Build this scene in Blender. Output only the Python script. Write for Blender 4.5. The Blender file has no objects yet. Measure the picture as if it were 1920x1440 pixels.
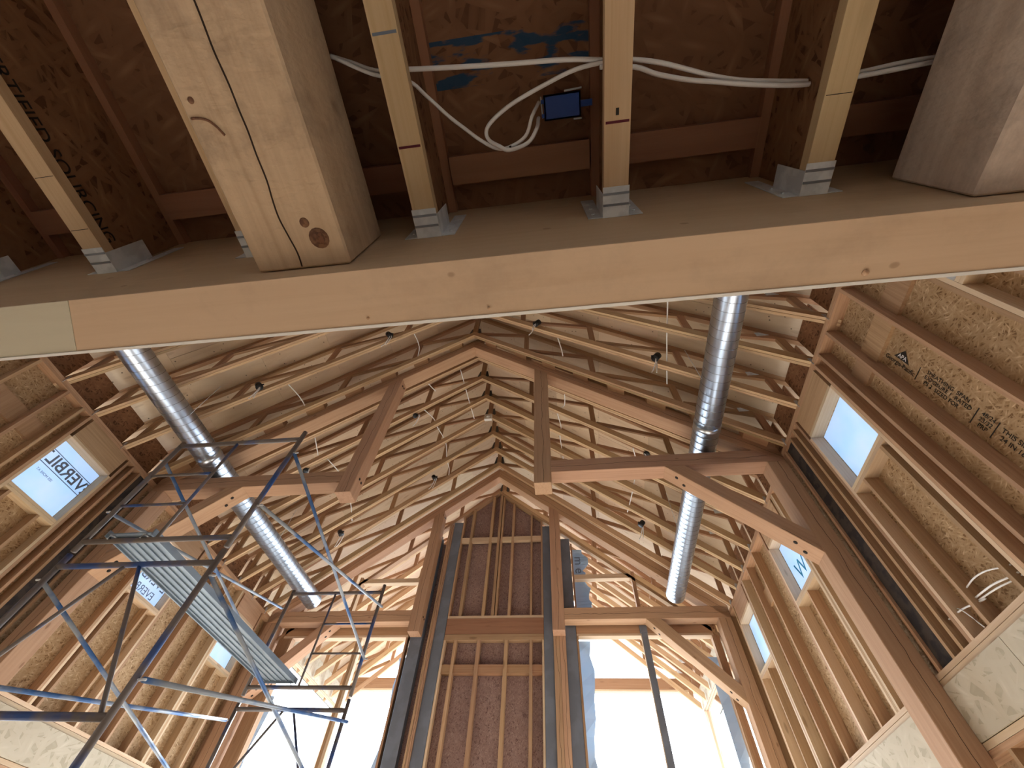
import bpy, bmesh, math, random
from mathutils import Vector, Matrix

SC = bpy.context.scene
COL = SC.collection
rnd = random.Random(7)
H = 1.6            # camera height above the floor; all coordinates below are relative to the camera

# ------------------------------------------------------------------ camera
R = ((0.99201512, 0.11719522, 0.04659709), (-0.07070673, 0.82274995, -0.56398855), (-0.10443452, 0.55619044, 0.82446688))
cam = bpy.data.cameras.new('camera')
cam.sensor_fit = 'HORIZONTAL'; cam.sensor_width = 36.0; cam.lens = 779.8885 / 1920 * 36.0
cam.clip_start = 0.02; cam.clip_end = 300
camo = bpy.data.objects.new('camera', cam); COL.objects.link(camo)
r_, d_, f_ = Vector(R[0]), Vector(R[1]), Vector(R[2])
M = Matrix((r_, -d_, -f_)).transposed().to_4x4()
M.translation = (0, 0, H)
camo.matrix_world = M
SC.camera = camo

# ------------------------------------------------------------------ sky, sun, exposure
SKY = 1.15
w = bpy.data.worlds.new('sky'); SC.world = w; w.use_nodes = True
bg = w.node_tree.nodes['Background']
bg.inputs['Color'].default_value = (0.80, 0.90, 1.0, 1); bg.inputs['Strength'].default_value = SKY
sun = bpy.data.lights.new('sun', 'SUN'); sun.energy = 3.2; sun.angle = math.radians(2); sun.color = (1.0, 0.97, 0.92)
suno = bpy.data.objects.new('sun', sun); COL.objects.link(suno)
suno.rotation_euler = Vector((0.03, 0.84, 0.54)).to_track_quat('Z', 'Y').to_euler()
suno.location = (4, 20, 20)
SC.view_settings.view_transform = 'Standard'; SC.view_settings.look = 'None'
SC.view_settings.gamma = 1.0; SC.view_settings.use_curve_mapping = False
SC.view_settings.exposure = 3.3
SC.cycles.use_denoising = True
SC.cycles.max_bounces = 10; SC.cycles.diffuse_bounces = 6; SC.cycles.glossy_bounces = 4; SC.cycles.transmission_bounces = 6
SC.cycles.caustics_reflective = False; SC.cycles.caustics_refractive = False
SC.cycles.sample_clamp_indirect = 6.0

# ------------------------------------------------------------------ material helpers
def new_mat(name):
    m = bpy.data.materials.new(name); m.use_nodes = True
    return m, m.node_tree, m.node_tree.nodes, m.node_tree.nodes['Principled BSDF']

class NT:
    def __init__(s, t): s.t = t
    def n(s, kind, **kw):
        nd = s.t.nodes.new(kind)
        for k, v in kw.items(): setattr(nd, k, v)
        return nd
    def l(s, a, b): s.t.links.new(a, b)
    def math(s, op, a, b=None, clamp=False):
        nd = s.n('ShaderNodeMath', operation=op); nd.use_clamp = clamp
        for i, v in enumerate((a, b)):
            if v is None: continue
            if isinstance(v, (int, float)): nd.inputs[i].default_value = v
            else: s.l(v, nd.inputs[i])
        return nd.outputs[0]
    def ramp(s, fac, stops):
        nd = s.n('ShaderNodeValToRGB'); e = nd.color_ramp.elements
        while len(e) < len(stops): e.new(0.5)
        for el, (p, c) in zip(e, stops):
            el.position = p; el.color = (c[0], c[1], c[2], 1) if not isinstance(c, (int, float)) else (c, c, c, 1)
        s.l(fac, nd.inputs[0]); return nd.outputs[0]
    def mix(s, fac, a, b, mode='MIX'):
        nd = s.n('ShaderNodeMix', data_type='RGBA', blend_type=mode)
        if isinstance(fac, (int, float)): nd.inputs[0].default_value = fac
        else: s.l(fac, nd.inputs[0])
        for i, v in ((6, a), (7, b)):
            if isinstance(v, tuple): nd.inputs[i].default_value = (v[0], v[1], v[2], 1)
            else: s.l(v, nd.inputs[i])
        return nd.outputs[2]
    def coords(s, scale=(1, 1, 1), seed=31.0):
        tc = s.n('ShaderNodeTexCoord'); oi = s.n('ShaderNodeObjectInfo')
        off = s.math('MULTIPLY', oi.outputs['Random'], seed)
        comb = s.n('ShaderNodeCombineXYZ')
        for i in range(3): s.l(off, comb.inputs[i])
        add = s.n('ShaderNodeVectorMath', operation='ADD'); s.l(tc.outputs['Object'], add.inputs[0]); s.l(comb.outputs[0], add.inputs[1])
        mp = s.n('ShaderNodeMapping'); mp.inputs['Scale'].default_value = scale; s.l(add.outputs[0], mp.inputs[0])
        return mp.outputs[0], tc.outputs['Object'], oi.outputs['Random'], add.outputs[0]

def wood(name, light, dark, grain=36.0, var=0.22, rough=0.75, knots=0.5, crack=False, bump=0.0, stain=0.0, streak=0.55, kscale=(1.6, 5.5, 5.5), kr=0.16):
    m, t, nodes, b = new_mat(name); k = NT(t)
    v, obj, rv, base = k.coords((0.9, grain, grain))
    nz = k.n('ShaderNodeTexNoise'); nz.inputs['Scale'].default_value = 1.0; nz.inputs['Detail'].default_value = 5; nz.inputs['Roughness'].default_value = 0.62; nz.inputs['Distortion'].default_value = 0.9
    k.l(v, nz.inputs['Vector'])
    fine = k.ramp(nz.outputs[0], [(0.28, 0.0), (0.5, streak), (0.74, 1.0)])
    col = k.mix(fine, dark, light)
    # broad tone drift along the board
    mp = k.n('ShaderNodeMapping'); mp.inputs['Scale'].default_value = (0.5, 3.0, 3.0); k.l(base, mp.inputs[0])
    n2 = k.n('ShaderNodeTexNoise'); n2.inputs['Scale'].default_value = 1.0; n2.inputs['Detail'].default_value = 2; k.l(mp.outputs[0], n2.inputs['Vector'])
    col = k.mix(k.math('MULTIPLY', k.ramp(n2.outputs[0], [(0.35, 0.0), (0.7, 1.0)]), 0.45), col, dark)
    if knots:
        mk_ = k.n('ShaderNodeMapping'); mk_.inputs['Scale'].default_value = kscale; k.l(base, mk_.inputs[0])
        vo = k.n('ShaderNodeTexVoronoi'); vo.inputs['Scale'].default_value = 1.0; k.l(mk_.outputs[0], vo.inputs['Vector'])
        kf = k.ramp(vo.outputs['Distance'], [(kr * 0.3, 1.0), (kr * 0.7, 0.85), (kr, 0.0)])
        sk = k.n('ShaderNodeSeparateColor'); k.l(vo.outputs['Color'], sk.inputs[0])
        kf = k.math('MULTIPLY', kf, k.math('GREATER_THAN', sk.outputs[0], 0.45))
        col = k.mix(k.math('MULTIPLY', kf, knots), col, (dark[0] * 0.42, dark[1] * 0.34, dark[2] * 0.28))
    # every board its own tone
    hv = k.n('ShaderNodeHueSaturation'); k.l(col, hv.inputs['Color'])
    k.l(k.math('ADD', k.math('MULTIPLY', rv, 2 * var), 1.0 - var), hv.inputs['Value'])
    wn = k.n('ShaderNodeTexWhiteNoise', noise_dimensions='1D'); k.l(rv, wn.inputs['W'])
    k.l(k.math('ADD', k.math('MULTIPLY', wn.outputs[0], 0.016), 0.492), hv.inputs['Hue'])
    col = hv.outputs[0]
    if stain:
        n3 = k.n('ShaderNodeTexNoise'); n3.inputs['Scale'].default_value = 2.6; n3.inputs['Detail'].default_value = 6; n3.inputs['Roughness'].default_value = 0.7; k.l(base, n3.inputs['Vector'])
        col = k.mix(k.math('MULTIPLY', k.ramp(n3.outputs[0], [(0.52, 0.0), (0.72, 1.0)]), stain), col, (0.13, 0.095, 0.075))
    if crack:
        sp = k.n('ShaderNodeSeparateXYZ'); k.l(obj, sp.inputs[0])
        n4 = k.n('ShaderNodeTexNoise', noise_dimensions='1D'); n4.inputs['Scale'].default_value = 1.3; n4.inputs['Detail'].default_value = 3
        k.l(k.math('ADD', sp.outputs[0], k.math('MULTIPLY', rv, 40.0)), n4.inputs['W'])
        wob = k.math('MULTIPLY', k.math('SUBTRACT', n4.outputs[0], 0.5), 0.10)
        ds = k.math('ABSOLUTE', k.math('SUBTRACT', sp.outputs[1], k.math('ADD', wob, 0.01)))
        tn = k.n('ShaderNodeTexCoord'); sn = k.n('ShaderNodeSeparateXYZ'); k.l(tn.outputs['Normal'], sn.inputs[0])
        ck = k.math('MULTIPLY', k.math('LESS_THAN', ds, 0.0026), k.math('LESS_THAN', k.math('ABSOLUTE', sn.outputs[1]), 0.5))
        ck = k.math('MULTIPLY', ck, k.math('LESS_THAN', k.math('ABSOLUTE', sn.outputs[0]), 0.5))
        col = k.mix(ck, col, (0.03, 0.018, 0.012))
    k.l(col, b.inputs['Base Color']); b.inputs['Roughness'].default_value = rough
    b.inputs['Specular IOR Level'].default_value = 0.25
    if bump:
        bp = k.n('ShaderNodeBump'); bp.inputs['Strength'].default_value = bump; bp.inputs['Distance'].default_value = 0.006
        mb = k.n('ShaderNodeMapping'); mb.inputs['Scale'].default_value = (45, 22, 22); k.l(base, mb.inputs[0])
        nb = k.n('ShaderNodeTexNoise'); nb.inputs['Scale'].default_value = 1.0; nb.inputs['Detail'].default_value = 3; k.l(mb.outputs[0], nb.inputs['Vector'])
        k.l(nb.outputs[0], bp.inputs['Height']); k.l(bp.outputs[0], b.inputs['Normal'])
    return m

def osb(name, dark, mid, light, scale=1.0, paint=None, lift=0.0):
    m, t, nodes, b = new_mat(name); k = NT(t)
    tc = k.n('ShaderNodeTexCoord'); tot = None
    nw = k.n('ShaderNodeTexNoise'); nw.inputs['Scale'].default_value = 5.0 * scale; nw.inputs['Detail'].default_value = 1; k.l(tc.outputs['Object'], nw.inputs['Vector'])
    wv = k.n('ShaderNodeVectorMath', operation='MULTIPLY_ADD'); k.l(nw.outputs['Color'], wv.inputs[0]); wv.inputs[1].default_value = (0.012, 0.012, 0.0); k.l(tc.outputs['Object'], wv.inputs[2])
    for i, ang in enumerate((0.35, 1.25, 2.3, 2.85)):
        mp = k.n('ShaderNodeMapping'); mp.inputs['Rotation'].default_value = (0, 0, ang); mp.inputs['Location'].default_value = (i * 3.1, i * 1.7, 0.5)
        k.l(wv.outputs[0], mp.inputs[0])
        m2 = k.n('ShaderNodeMapping'); m2.inputs['Scale'].default_value = (12 * scale, 58 * scale, 0.01); k.l(mp.outputs[0], m2.inputs[0])
        vo = k.n('ShaderNodeTexVoronoi'); vo.inputs['Scale'].default_value = 1.0; k.l(m2.outputs[0], vo.inputs['Vector'])
        sp = k.n('ShaderNodeSeparateColor'); k.l(vo.outputs['Color'], sp.inputs[0])
        s = k.math('MULTIPLY', sp.outputs[0], k.math('SUBTRACT', 1.0, k.math('MULTIPLY', vo.outputs['Distance'], 0.45)))
        tot = s if tot is None else k.math('MAXIMUM', tot, s)
    col = k.ramp(tot, [(0.30, dark), (0.47, mid), (0.80, tuple((a * 0.72 + c * 0.28) for a, c in zip(mid, light))), (0.97, light)])
    n2 = k.n('ShaderNodeTexNoise'); n2.inputs['Scale'].default_value = 1.4; n2.inputs['Detail'].default_value = 3; k.l(tc.outputs['Object'], n2.inputs['Vector'])
    col = k.mix(k.math('MULTIPLY', k.ramp(n2.outputs[0], [(0.4, 0.0), (0.7, 1.0)]), 0.35), col, dark)
    if paint:
        colr, (x0, x1, y0, y1), thr = paint
        sp = k.n('ShaderNodeSeparateXYZ'); k.l(tc.outputs['Object'], sp.inputs[0])
        mk_ = None
        for o, a, c in ((0, x0, x1), (1, y0, y1)):
            q = k.math('MULTIPLY', k.math('GREATER_THAN', sp.outputs[o], a), k.math('LESS_THAN', sp.outputs[o], c))
            mk_ = q if mk_ is None else k.math('MULTIPLY', mk_, q)
        np_ = k.n('ShaderNodeTexNoise'); np_.inputs['Scale'].default_value = 1.0; np_.inputs['Detail'].default_value = 4
        mp = k.n('ShaderNodeMapping'); mp.inputs['Scale'].default_value = (6, 22, 1); k.l(tc.outputs['Object'], mp.inputs[0]); k.l(mp.outputs[0], np_.inputs['Vector'])
        col = k.mix(k.math('MULTIPLY', mk_, k.ramp(np_.outputs[0], [(thr, 0.0), (thr + 0.05, 0.9)])), col, colr)
    k.l(col, b.inputs['Base Color']); b.inputs['Roughness'].default_value = 0.8; b.inputs['Specular IOR Level'].default_value = 0.2
    bp = k.n('ShaderNodeBump'); bp.inputs['Strength'].default_value = 0.25; bp.inputs['Distance'].default_value = 0.003
    k.l(tot, bp.inputs['Height']); k.l(bp.outputs[0], b.inputs['Normal'])
    return m

def plain(name, col, rough=0.5, metal=0.0, noise=None, nscale=8.0, stretch=(1, 1, 1), spec=0.4, ramp=(0.42, 0.54)):
    m, t, nodes, b = new_mat(name); k = NT(t)
    b.inputs['Base Color'].default_value = (*col, 1); b.inputs['Roughness'].default_value = rough; b.inputs['Metallic'].default_value = metal
    b.inputs['Specular IOR Level'].default_value = spec
    if noise:
        v, obj, rv, base = k.coords(stretch)
        nz = k.n('ShaderNodeTexNoise'); nz.inputs['Scale'].default_value = nscale; nz.inputs['Detail'].default_value = 4; k.l(v, nz.inputs['Vector'])
        k.l(k.mix(k.ramp(nz.outputs[0], [(ramp[0], 0.0), (ramp[1], 1.0)]), col, noise), b.inputs['Base Color'])
    return m

MAT = {}
MAT['stud'] = wood('stud_lumber', (0.54, 0.37, 0.235), (0.35, 0.215, 0.125), var=0.16)
MAT['pale_stud'] = wood('pale_lumber', (0.68, 0.55, 0.395), (0.54, 0.40, 0.265), var=0.14)
MAT['truss'] = wood('truss_lumber', (0.66, 0.50, 0.325), (0.48, 0.325, 0.19), var=0.16, knots=0.35)
MAT['web'] = wood('web_lumber', (0.47, 0.305, 0.185), (0.30, 0.17, 0.095), var=0.2, knots=0.3)
MAT['timber'] = wood('fir_timber', (0.55, 0.365, 0.24), (0.40, 0.24, 0.15), grain=26, var=0.10, knots=0.55, kscale=(2.2, 5.0, 5.0), kr=0.10, crack=True, bump=0.15)
MAT['rough'] = wood('rough_sawn_timber', (0.62, 0.475, 0.33), (0.47, 0.345, 0.23), grain=24, var=0.06, knots=0.7, kscale=(2.4, 3.6, 3.6), kr=0.12, crack=True, bump=0.75, stain=0.55, rough=0.9)
MAT['rough_grey'] = wood('weathered_grey_timber', (0.70, 0.60, 0.52), (0.54, 0.44, 0.37), grain=24, var=0.06, knots=0.7, kscale=(2.4, 3.6, 3.6), kr=0.12, crack=True, bump=0.75, stain=0.55, rough=0.9)
MAT['glulam'] = wood('glulam_beam', (0.60, 0.455, 0.315), (0.52, 0.38, 0.25), grain=20, var=0.02, knots=0.5, stain=0.22, rough=0.6, kscale=(4.5, 6.5, 6.5), kr=0.075)
MAT['glulam_pale'] = wood('glulam_bare_end', (0.54, 0.51, 0.40), (0.47, 0.43, 0.325), grain=8, var=0.02, knots=0.15, rough=0.6)
MAT['flange'] = wood('joist_flange_wood', (0.66, 0.51, 0.33), (0.53, 0.38, 0.22), grain=40, var=0.07, knots=0.35)
MAT['knot'] = plain('knot_wood', (0.23, 0.12, 0.065), 0.8, 0.0, (0.15, 0.07, 0.04), 60)
MAT['knot2'] = plain('knot_core_wood', (0.12, 0.055, 0.03), 0.8, 0.0, (0.19, 0.09, 0.05), 90)
MAT['redboard'] = wood('reddish_blocking', (0.38, 0.20, 0.13), (0.28, 0.135, 0.085), grain=14, var=0.1, knots=0.2)
MAT['osb'] = osb('osb_sheathing', (0.20, 0.12, 0.06), (0.40, 0.27, 0.15), (0.78, 0.62, 0.42), 1.25)
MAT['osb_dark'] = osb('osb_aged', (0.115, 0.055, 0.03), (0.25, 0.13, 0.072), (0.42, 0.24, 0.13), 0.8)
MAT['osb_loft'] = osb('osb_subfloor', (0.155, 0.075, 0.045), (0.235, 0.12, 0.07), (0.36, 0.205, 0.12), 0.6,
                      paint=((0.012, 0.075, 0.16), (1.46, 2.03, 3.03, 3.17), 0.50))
MAT['osb_pale'] = osb('osb_weathered_pale', (0.40, 0.36, 0.275), (0.50, 0.455, 0.36), (0.60, 0.56, 0.465), 0.35)
MAT['osb_chase'] = osb('osb_chase', (0.15, 0.09, 0.085), (0.30, 0.20, 0.18), (0.55, 0.42, 0.37), 1.5)
MAT['ply'] = wood('plywood', (0.70, 0.59, 0.45), (0.57, 0.445, 0.32), grain=7, var=0.12, knots=0.3, streak=0.7)
def nail_points(m):
    t = m.node_tree; k = NT(t); b = t.nodes['Principled BSDF']; src = b.inputs['Base Color'].links[0].from_socket
    tc = k.n('ShaderNodeTexCoord'); vo = k.n('ShaderNodeTexVoronoi'); vo.inputs['Scale'].default_value = 8.0; k.l(tc.outputs['Object'], vo.inputs['Vector'])
    f = k.math('LESS_THAN', vo.outputs['Distance'], 0.085)
    k.l(k.mix(k.math('MULTIPLY', f, 0.8), src, (0.06, 0.045, 0.035)), b.inputs['Base Color'])
nail_points(MAT['ply'])
MAT['floor'] = wood('plywood_floor', (0.66, 0.57, 0.45), (0.56, 0.46, 0.34), grain=6, var=0.05, knots=0.2)
MAT['galv'] = plain('galvanized_steel', (0.74, 0.80, 0.86), 0.4, 0.1, (0.60, 0.66, 0.72), 14)
MAT['duct'] = plain('spiral_duct_steel', (0.66, 0.75, 0.86), 0.30, 1.0, (0.58, 0.66, 0.76), 5)
MAT['seam'] = plain('duct_seam_steel', (0.25, 0.28, 0.33), 0.45, 1.0)
MAT['scaf'] = plain('scaffold_paint', (0.022, 0.07, 0.24), 0.42, 0.0, (0.15, 0.13, 0.12), 2.6, ramp=(0.36, 0.50))
MAT['brace'] = plain('brace_steel', (0.06, 0.16, 0.40), 0.45, 0.2, (0.34, 0.40, 0.47), 2.0)
MAT['plank'] = plain('aluminium_plank', (0.25, 0.32, 0.39), 0.45, 0.3, (0.20, 0.26, 0.325), 3.0)
MAT['column'] = plain('grey_column_paint', (0.165, 0.19, 0.24), 0.7, 0.0, (0.14, 0.16, 0.20), 3.0)
MAT['black'] = plain('black_plastic', (0.012, 0.012, 0.014), 0.45)
MAT['hole'] = plain('counterbore_shadow_dark', (0.02, 0.015, 0.012), 0.9)
MAT['blue'] = plain('blue_plastic', (0.012, 0.065, 0.33), 0.45)
MAT['cable'] = plain('white_cable', (0.82, 0.84, 0.87), 0.5)
MAT['white'] = plain('white_plastic', (0.75, 0.75, 0.73), 0.5)
MAT['ink'] = plain('black_ink', (0.02, 0.018, 0.016), 0.8)
MAT['greyink'] = plain('grey_ink', (0.16, 0.20, 0.27), 0.8)
MAT['blueink'] = plain('blue_ink', (0.05, 0.33, 0.55), 0.8)
MAT['redink'] = plain('dark_red_marker', (0.10, 0.012, 0.025), 0.8)
MAT['near_black'] = plain('near_black_mottled', (0.022, 0.020, 0.022), 0.85, 0.0, (0.05, 0.04, 0.035), 9.0)
MAT['gusset'] = plain('dark_gusset_plate', (0.085, 0.09, 0.09), 0.6, 0.3)
MAT['slab'] = plain('porch_concrete', (0.20, 0.20, 0.20), 0.9, 0.0, (0.16, 0.16, 0.16), 2.0)
MAT['gravel'] = plain('pale_gravel', (0.21, 0.205, 0.20), 0.95, 0.0, (0.17, 0.165, 0.16), 1.5)

def wrap_mat(name, tint, trans):
    m, t, nodes, b = new_mat(name); k = NT(t); nodes.remove(b)
    out = nodes['Material Output']
    tc = k.n('ShaderNodeTexCoord'); nz = k.n('ShaderNodeTexNoise'); nz.inputs['Scale'].default_value = 2.2; nz.inputs['Detail'].default_value = 2; k.l(tc.outputs['Object'], nz.inputs['Vector'])
    col = k.mix(k.ramp(nz.outputs[0], [(0.35, 0.0), (0.7, 1.0)]), tint, (min(1, tint[0] * 1.18), min(1, tint[1] * 1.04), tint[2]))
    d = k.n('ShaderNodeBsdfDiffuse'); tr = k.n('ShaderNodeBsdfTranslucent'); mx = k.n('ShaderNodeMixShader')
    k.l(col, d.inputs[0]); k.l(col, tr.inputs[0]); mx.inputs[0].default_value = trans
    k.l(d.outputs[0], mx.inputs[1]); k.l(tr.outputs[0], mx.inputs[2]); k.l(mx.outputs[0], out.inputs[0])
    return m
MAT['wrap'] = wrap_mat('house_wrap', (0.56, 0.70, 0.84), 0.40)
MAT['wrap2'] = wrap_mat('house_wrap_torn', (0.40, 0.55, 0.70), 0.20)

# ------------------------------------------------------------------ object helpers
WM = {}           # world matrices of objects made here
CACHE = {}
ZO = Vector((0, 0, H))

def tag(o, label=None, cat=None, group=None, kind=None):
    if label: o['label'] = label
    if cat: o['category'] = cat
    if group: o['group'] = group
    if kind: o['kind'] = kind
    return o

def place(o, mat4, parent):
    WM[o.name] = mat4
    COL.objects.link(o)
    if parent is not None:
        o.parent = parent; o.matrix_basis = WM[parent.name].inverted() @ mat4
    else:
        o.matrix_basis = mat4
    return o

def empty(name, loc, parent=None):
    o = bpy.data.objects.new(name, None); o.empty_display_size = 0.2
    return place(o, Matrix.Translation(Vector(loc) + ZO), parent)

def basis(ax, up):
    a = Vector(ax).normalized(); u = Vector(up); u = (u - a * u.dot(a))
    if u.length < 1e-6: u = Vector((0, 1, 0)) if abs(a.y) < 0.9 else Vector((1, 0, 0)); u = u - a * u.dot(a)
    u.normalize(); s = u.cross(a)
    return Matrix((a, s, u)).transposed()

def mk(name, verts, faces, mat, parent=None, ax=(1, 0, 0), up=(0, 0, 1), bev=0.0, smooth=False, origin=None):
    B = basis(ax, up)
    vs = [Vector(v) for v in verts]
    if origin is None:
        origin = Vector([(min(v[i] for v in vs) + max(v[i] for v in vs)) / 2 for i in range(3)])
    origin = Vector(origin); Bi = B.transposed()
    loc = [Bi @ (v - origin) for v in vs]
    key = (mat, bev, smooth, len(loc), tuple(tuple(round(c, 4) for c in v) for v in loc) if len(loc) < 60 else id(loc), tuple(map(tuple, faces)) if len(loc) < 60 else id(faces))
    me = CACHE.get(key)
    if me is None:
        bm = bmesh.new()
        bv = [bm.verts.new(v) for v in loc]
        for f in faces: bm.faces.new([bv[i] for i in f])
        bmesh.ops.recalc_face_normals(bm, faces=bm.faces)
        if bev: bmesh.ops.bevel(bm, geom=list(bm.edges), offset=bev, segments=1, affect='EDGES')
        me = bpy.data.meshes.new(name); bm.to_mesh(me); bm.free()
        me.materials.append(MAT[mat])
        if smooth:
            for p in me.polygons: p.use_smooth = True
        CACHE[key] = me
    o = bpy.data.objects.new(name, me)
    m4 = B.to_4x4(); m4.translation = origin + ZO
    return place(o, m4, parent)

BF = [(0, 1, 2, 3), (4, 5, 6, 7), (0, 1, 5, 4), (1, 2, 6, 5), (2, 3, 7, 6), (3, 0, 4, 7)]
AX = {'x': (1, 0, 0), 'y': (0, 1, 0), 'z': (0, 0, 1)}
def bverts(x0, x1, y0, y1, z0, z1):
    return [(x0, y0, z0), (x1, y0, z0), (x1, y1, z0), (x0, y1, z0), (x0, y0, z1), (x1, y0, z1), (x1, y1, z1), (x0, y1, z1)]
def box(name, x0, x1, y0, y1, z0, z1, mat, parent=None, g='x', up=None, bev=0.0):
    if up is None: up = (0, 0, 1) if g != 'z' else (0, 1, 0)
    return mk(name, bverts(x0, x1, y0, y1, z0, z1), BF, mat, parent, AX[g], up, bev)
def boxes(name, lst, mat, parent=None, g='x', up=None):
    v, f = [], []
    for bx in lst:
        n = len(v); v += bverts(*bx); f += [tuple(i + n for i in q) for q in BF]
    if up is None: up = (0, 0, 1) if g != 'z' else (0, 1, 0)
    return mk(name, v, f, mat, parent, AX[g], up)
def prism(name, pts, y0, y1, mat, parent=None, ax=(1, 0, 0), bev=0.0):
    n = len(pts); v = [(x, y0, z) for x, z in pts] + [(x, y1, z) for x, z in pts]
    f = [tuple(range(n)), tuple(range(n, 2 * n))] + [(i, (i + 1) % n, n + (i + 1) % n, n + i) for i in range(n)]
    return mk(name, v, f, mat, parent, ax, (0, 1, 0) if abs(Vector(ax).normalized().y) < 0.5 else (0, 0, 1), bev)
def member(name, p0, p1, wid, dep, mat, parent=None, up=(0, 0, 1), bev=0.0):
    p0, p1 = Vector(p0), Vector(p1); B = basis(p1 - p0, up); s, u = B.col[1] * wid / 2, B.col[2] * dep / 2
    v = [p0 - s - u, p1 - s - u, p1 + s - u, p0 + s - u, p0 - s + u, p1 - s + u, p1 + s + u, p0 + s + u]
    return mk(name, v, BF, mat, parent, p1 - p0, up, bev)
def tube_geo(paths, r, seg=8):
    v, f = [], []
    for pts in paths:
        pts = [Vector(p) for p in pts]; base = len(v)
        for i, p in enumerate(pts):
            a = (pts[min(i + 1, len(pts) - 1)] - pts[max(i - 1, 0)])
            B = basis(a, (0, 0, 1) if abs(a.normalized().z) < 0.9 else (0, 1, 0))
            for k in range(seg):
                t = 2 * math.pi * k / seg
                v.append(p + B.col[1] * (r * math.cos(t)) + B.col[2] * (r * math.sin(t)))
        for i in range(len(pts) - 1):
            for k in range(seg):
                a0 = base + i * seg + k; a1 = base + i * seg + (k + 1) % seg
                f.append((a0, a1, a1 + seg, a0 + seg))
        f.append(tuple(base + k for k in range(seg))); e = base + (len(pts) - 1) * seg
        f.append(tuple(e + k for k in range(seg)))
    return v, f
def tubes(name, paths, r, mat, parent=None, seg=8, ax=(1, 0, 0)):
    v, f = tube_geo(paths, r, seg)
    return mk(name, v, f, mat, parent, ax, (0, 0, 1) if abs(Vector(ax).normalized().z) < 0.9 else (0, 1, 0), smooth=True)
def cable(name, pts, r, mat, parent=None):
    P = [Vector(p) for p in pts]; out = []
    for i in range(len(P) - 1):                       # Catmull-Rom through the points
        p0, p1, p2, p3 = P[max(i - 1, 0)], P[i], P[i + 1], P[min(i + 2, len(P) - 1)]
        for q in range(5):
            t = q / 5
            out.append(0.5 * ((2 * p1) + (p2 - p0) * t + (2 * p0 - 5 * p1 + 4 * p2 - p3) * t * t + (3 * p1 - p0 - 3 * p2 + p3) * t ** 3))
    out.append(P[-1])
    return tubes(name, [out], r, mat, parent, 7)
def text(name, body, size, loc, right, up, mat, parent=None, align='CENTER', shear=0.0, ext=0.0006, sx=1.0, bold=0.0):
    cu = bpy.data.curves.new(name, 'FONT'); cu.body = body; cu.size = size; cu.align_x = align; cu.align_y = 'CENTER'; cu.shear = shear; cu.extrude = ext; cu.offset = bold
    cu.materials.append(MAT[mat])
    a, u = Vector(right).normalized(), Vector(up).normalized(); n = a.cross(u)
    m4 = Matrix((a, u, n)).transposed().to_4x4(); m4.translation = Vector(loc) + ZO
    tmp = bpy.data.objects.new('lettering_source', cu)
    me = bpy.data.meshes.new_from_object(tmp); bpy.data.objects.remove(tmp); me.name = name
    if sx != 1.0: me.transform(Matrix.Diagonal((sx, 1, 1, 1)))
    if not me.materials: me.materials.append(MAT[mat])
    return place(bpy.data.objects.new(name, me), m4, parent)
def disc(name, c, nrm, r, h, mat, parent=None, seg=14):
    n = Vector(nrm).normalized(); c = Vector(c)
    return tubes(name, [[c - n * h / 2, c + n * h / 2]], r, mat, parent, seg, ax=n)

# ------------------------------------------------------------------ dimensions
XR, XL, CX = 3.146, -6.806, -1.83          # inner faces of the side walls, ridge line
DX = 0.14                                  # wall depth
FL = -H                                    # floor level
PLATE = 4.555
YE = 9.25                                  # inner face of the far wall
def zb(x): return 8.70 - 0.8333 * abs(x - CX)      # underside of roof truss bottom chord
def zt(x): return 9.63 - 0.895 * abs(x - CX)       # underside of top chord
def zd(x): return 9.775 - 0.895 * abs(x - CX)      # underside of roof deck
WIN = [(0.77, 1.55), (3.14, 3.92), (5.50, 6.26), (7.86, 8.62)]
WZ0, WZ1 = 3.30, 4.12
LOWER = [(-4.2, -3.1), (5.1, 8.7)]           # unseen openings added in the lower walls to let in bounce light
LOWP = 1.75                                # top of the plate at upper floor level

# ------------------------------------------------------------------ ground and floor
g = box('ground', -60, 60, -50, 80, FL - 0.25, FL - 0.15, 'gravel'); tag(g, 'pale gravel ground around the building', 'ground', kind='structure')
fl = box('floor', XL - DX, XR + DX, -7, 9.42, FL - 0.15, FL, 'floor'); tag(fl, 'bare plywood floor under the whole hall', 'floor', kind='structure')
ps = box('porch_slab', -7.4, 3.7, 9.425, 14.3, FL - 0.15, FL - 0.01, 'slab'); tag(ps, 'grey concrete slab under the porch outside the far wall', 'slab', kind='structure')

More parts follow.
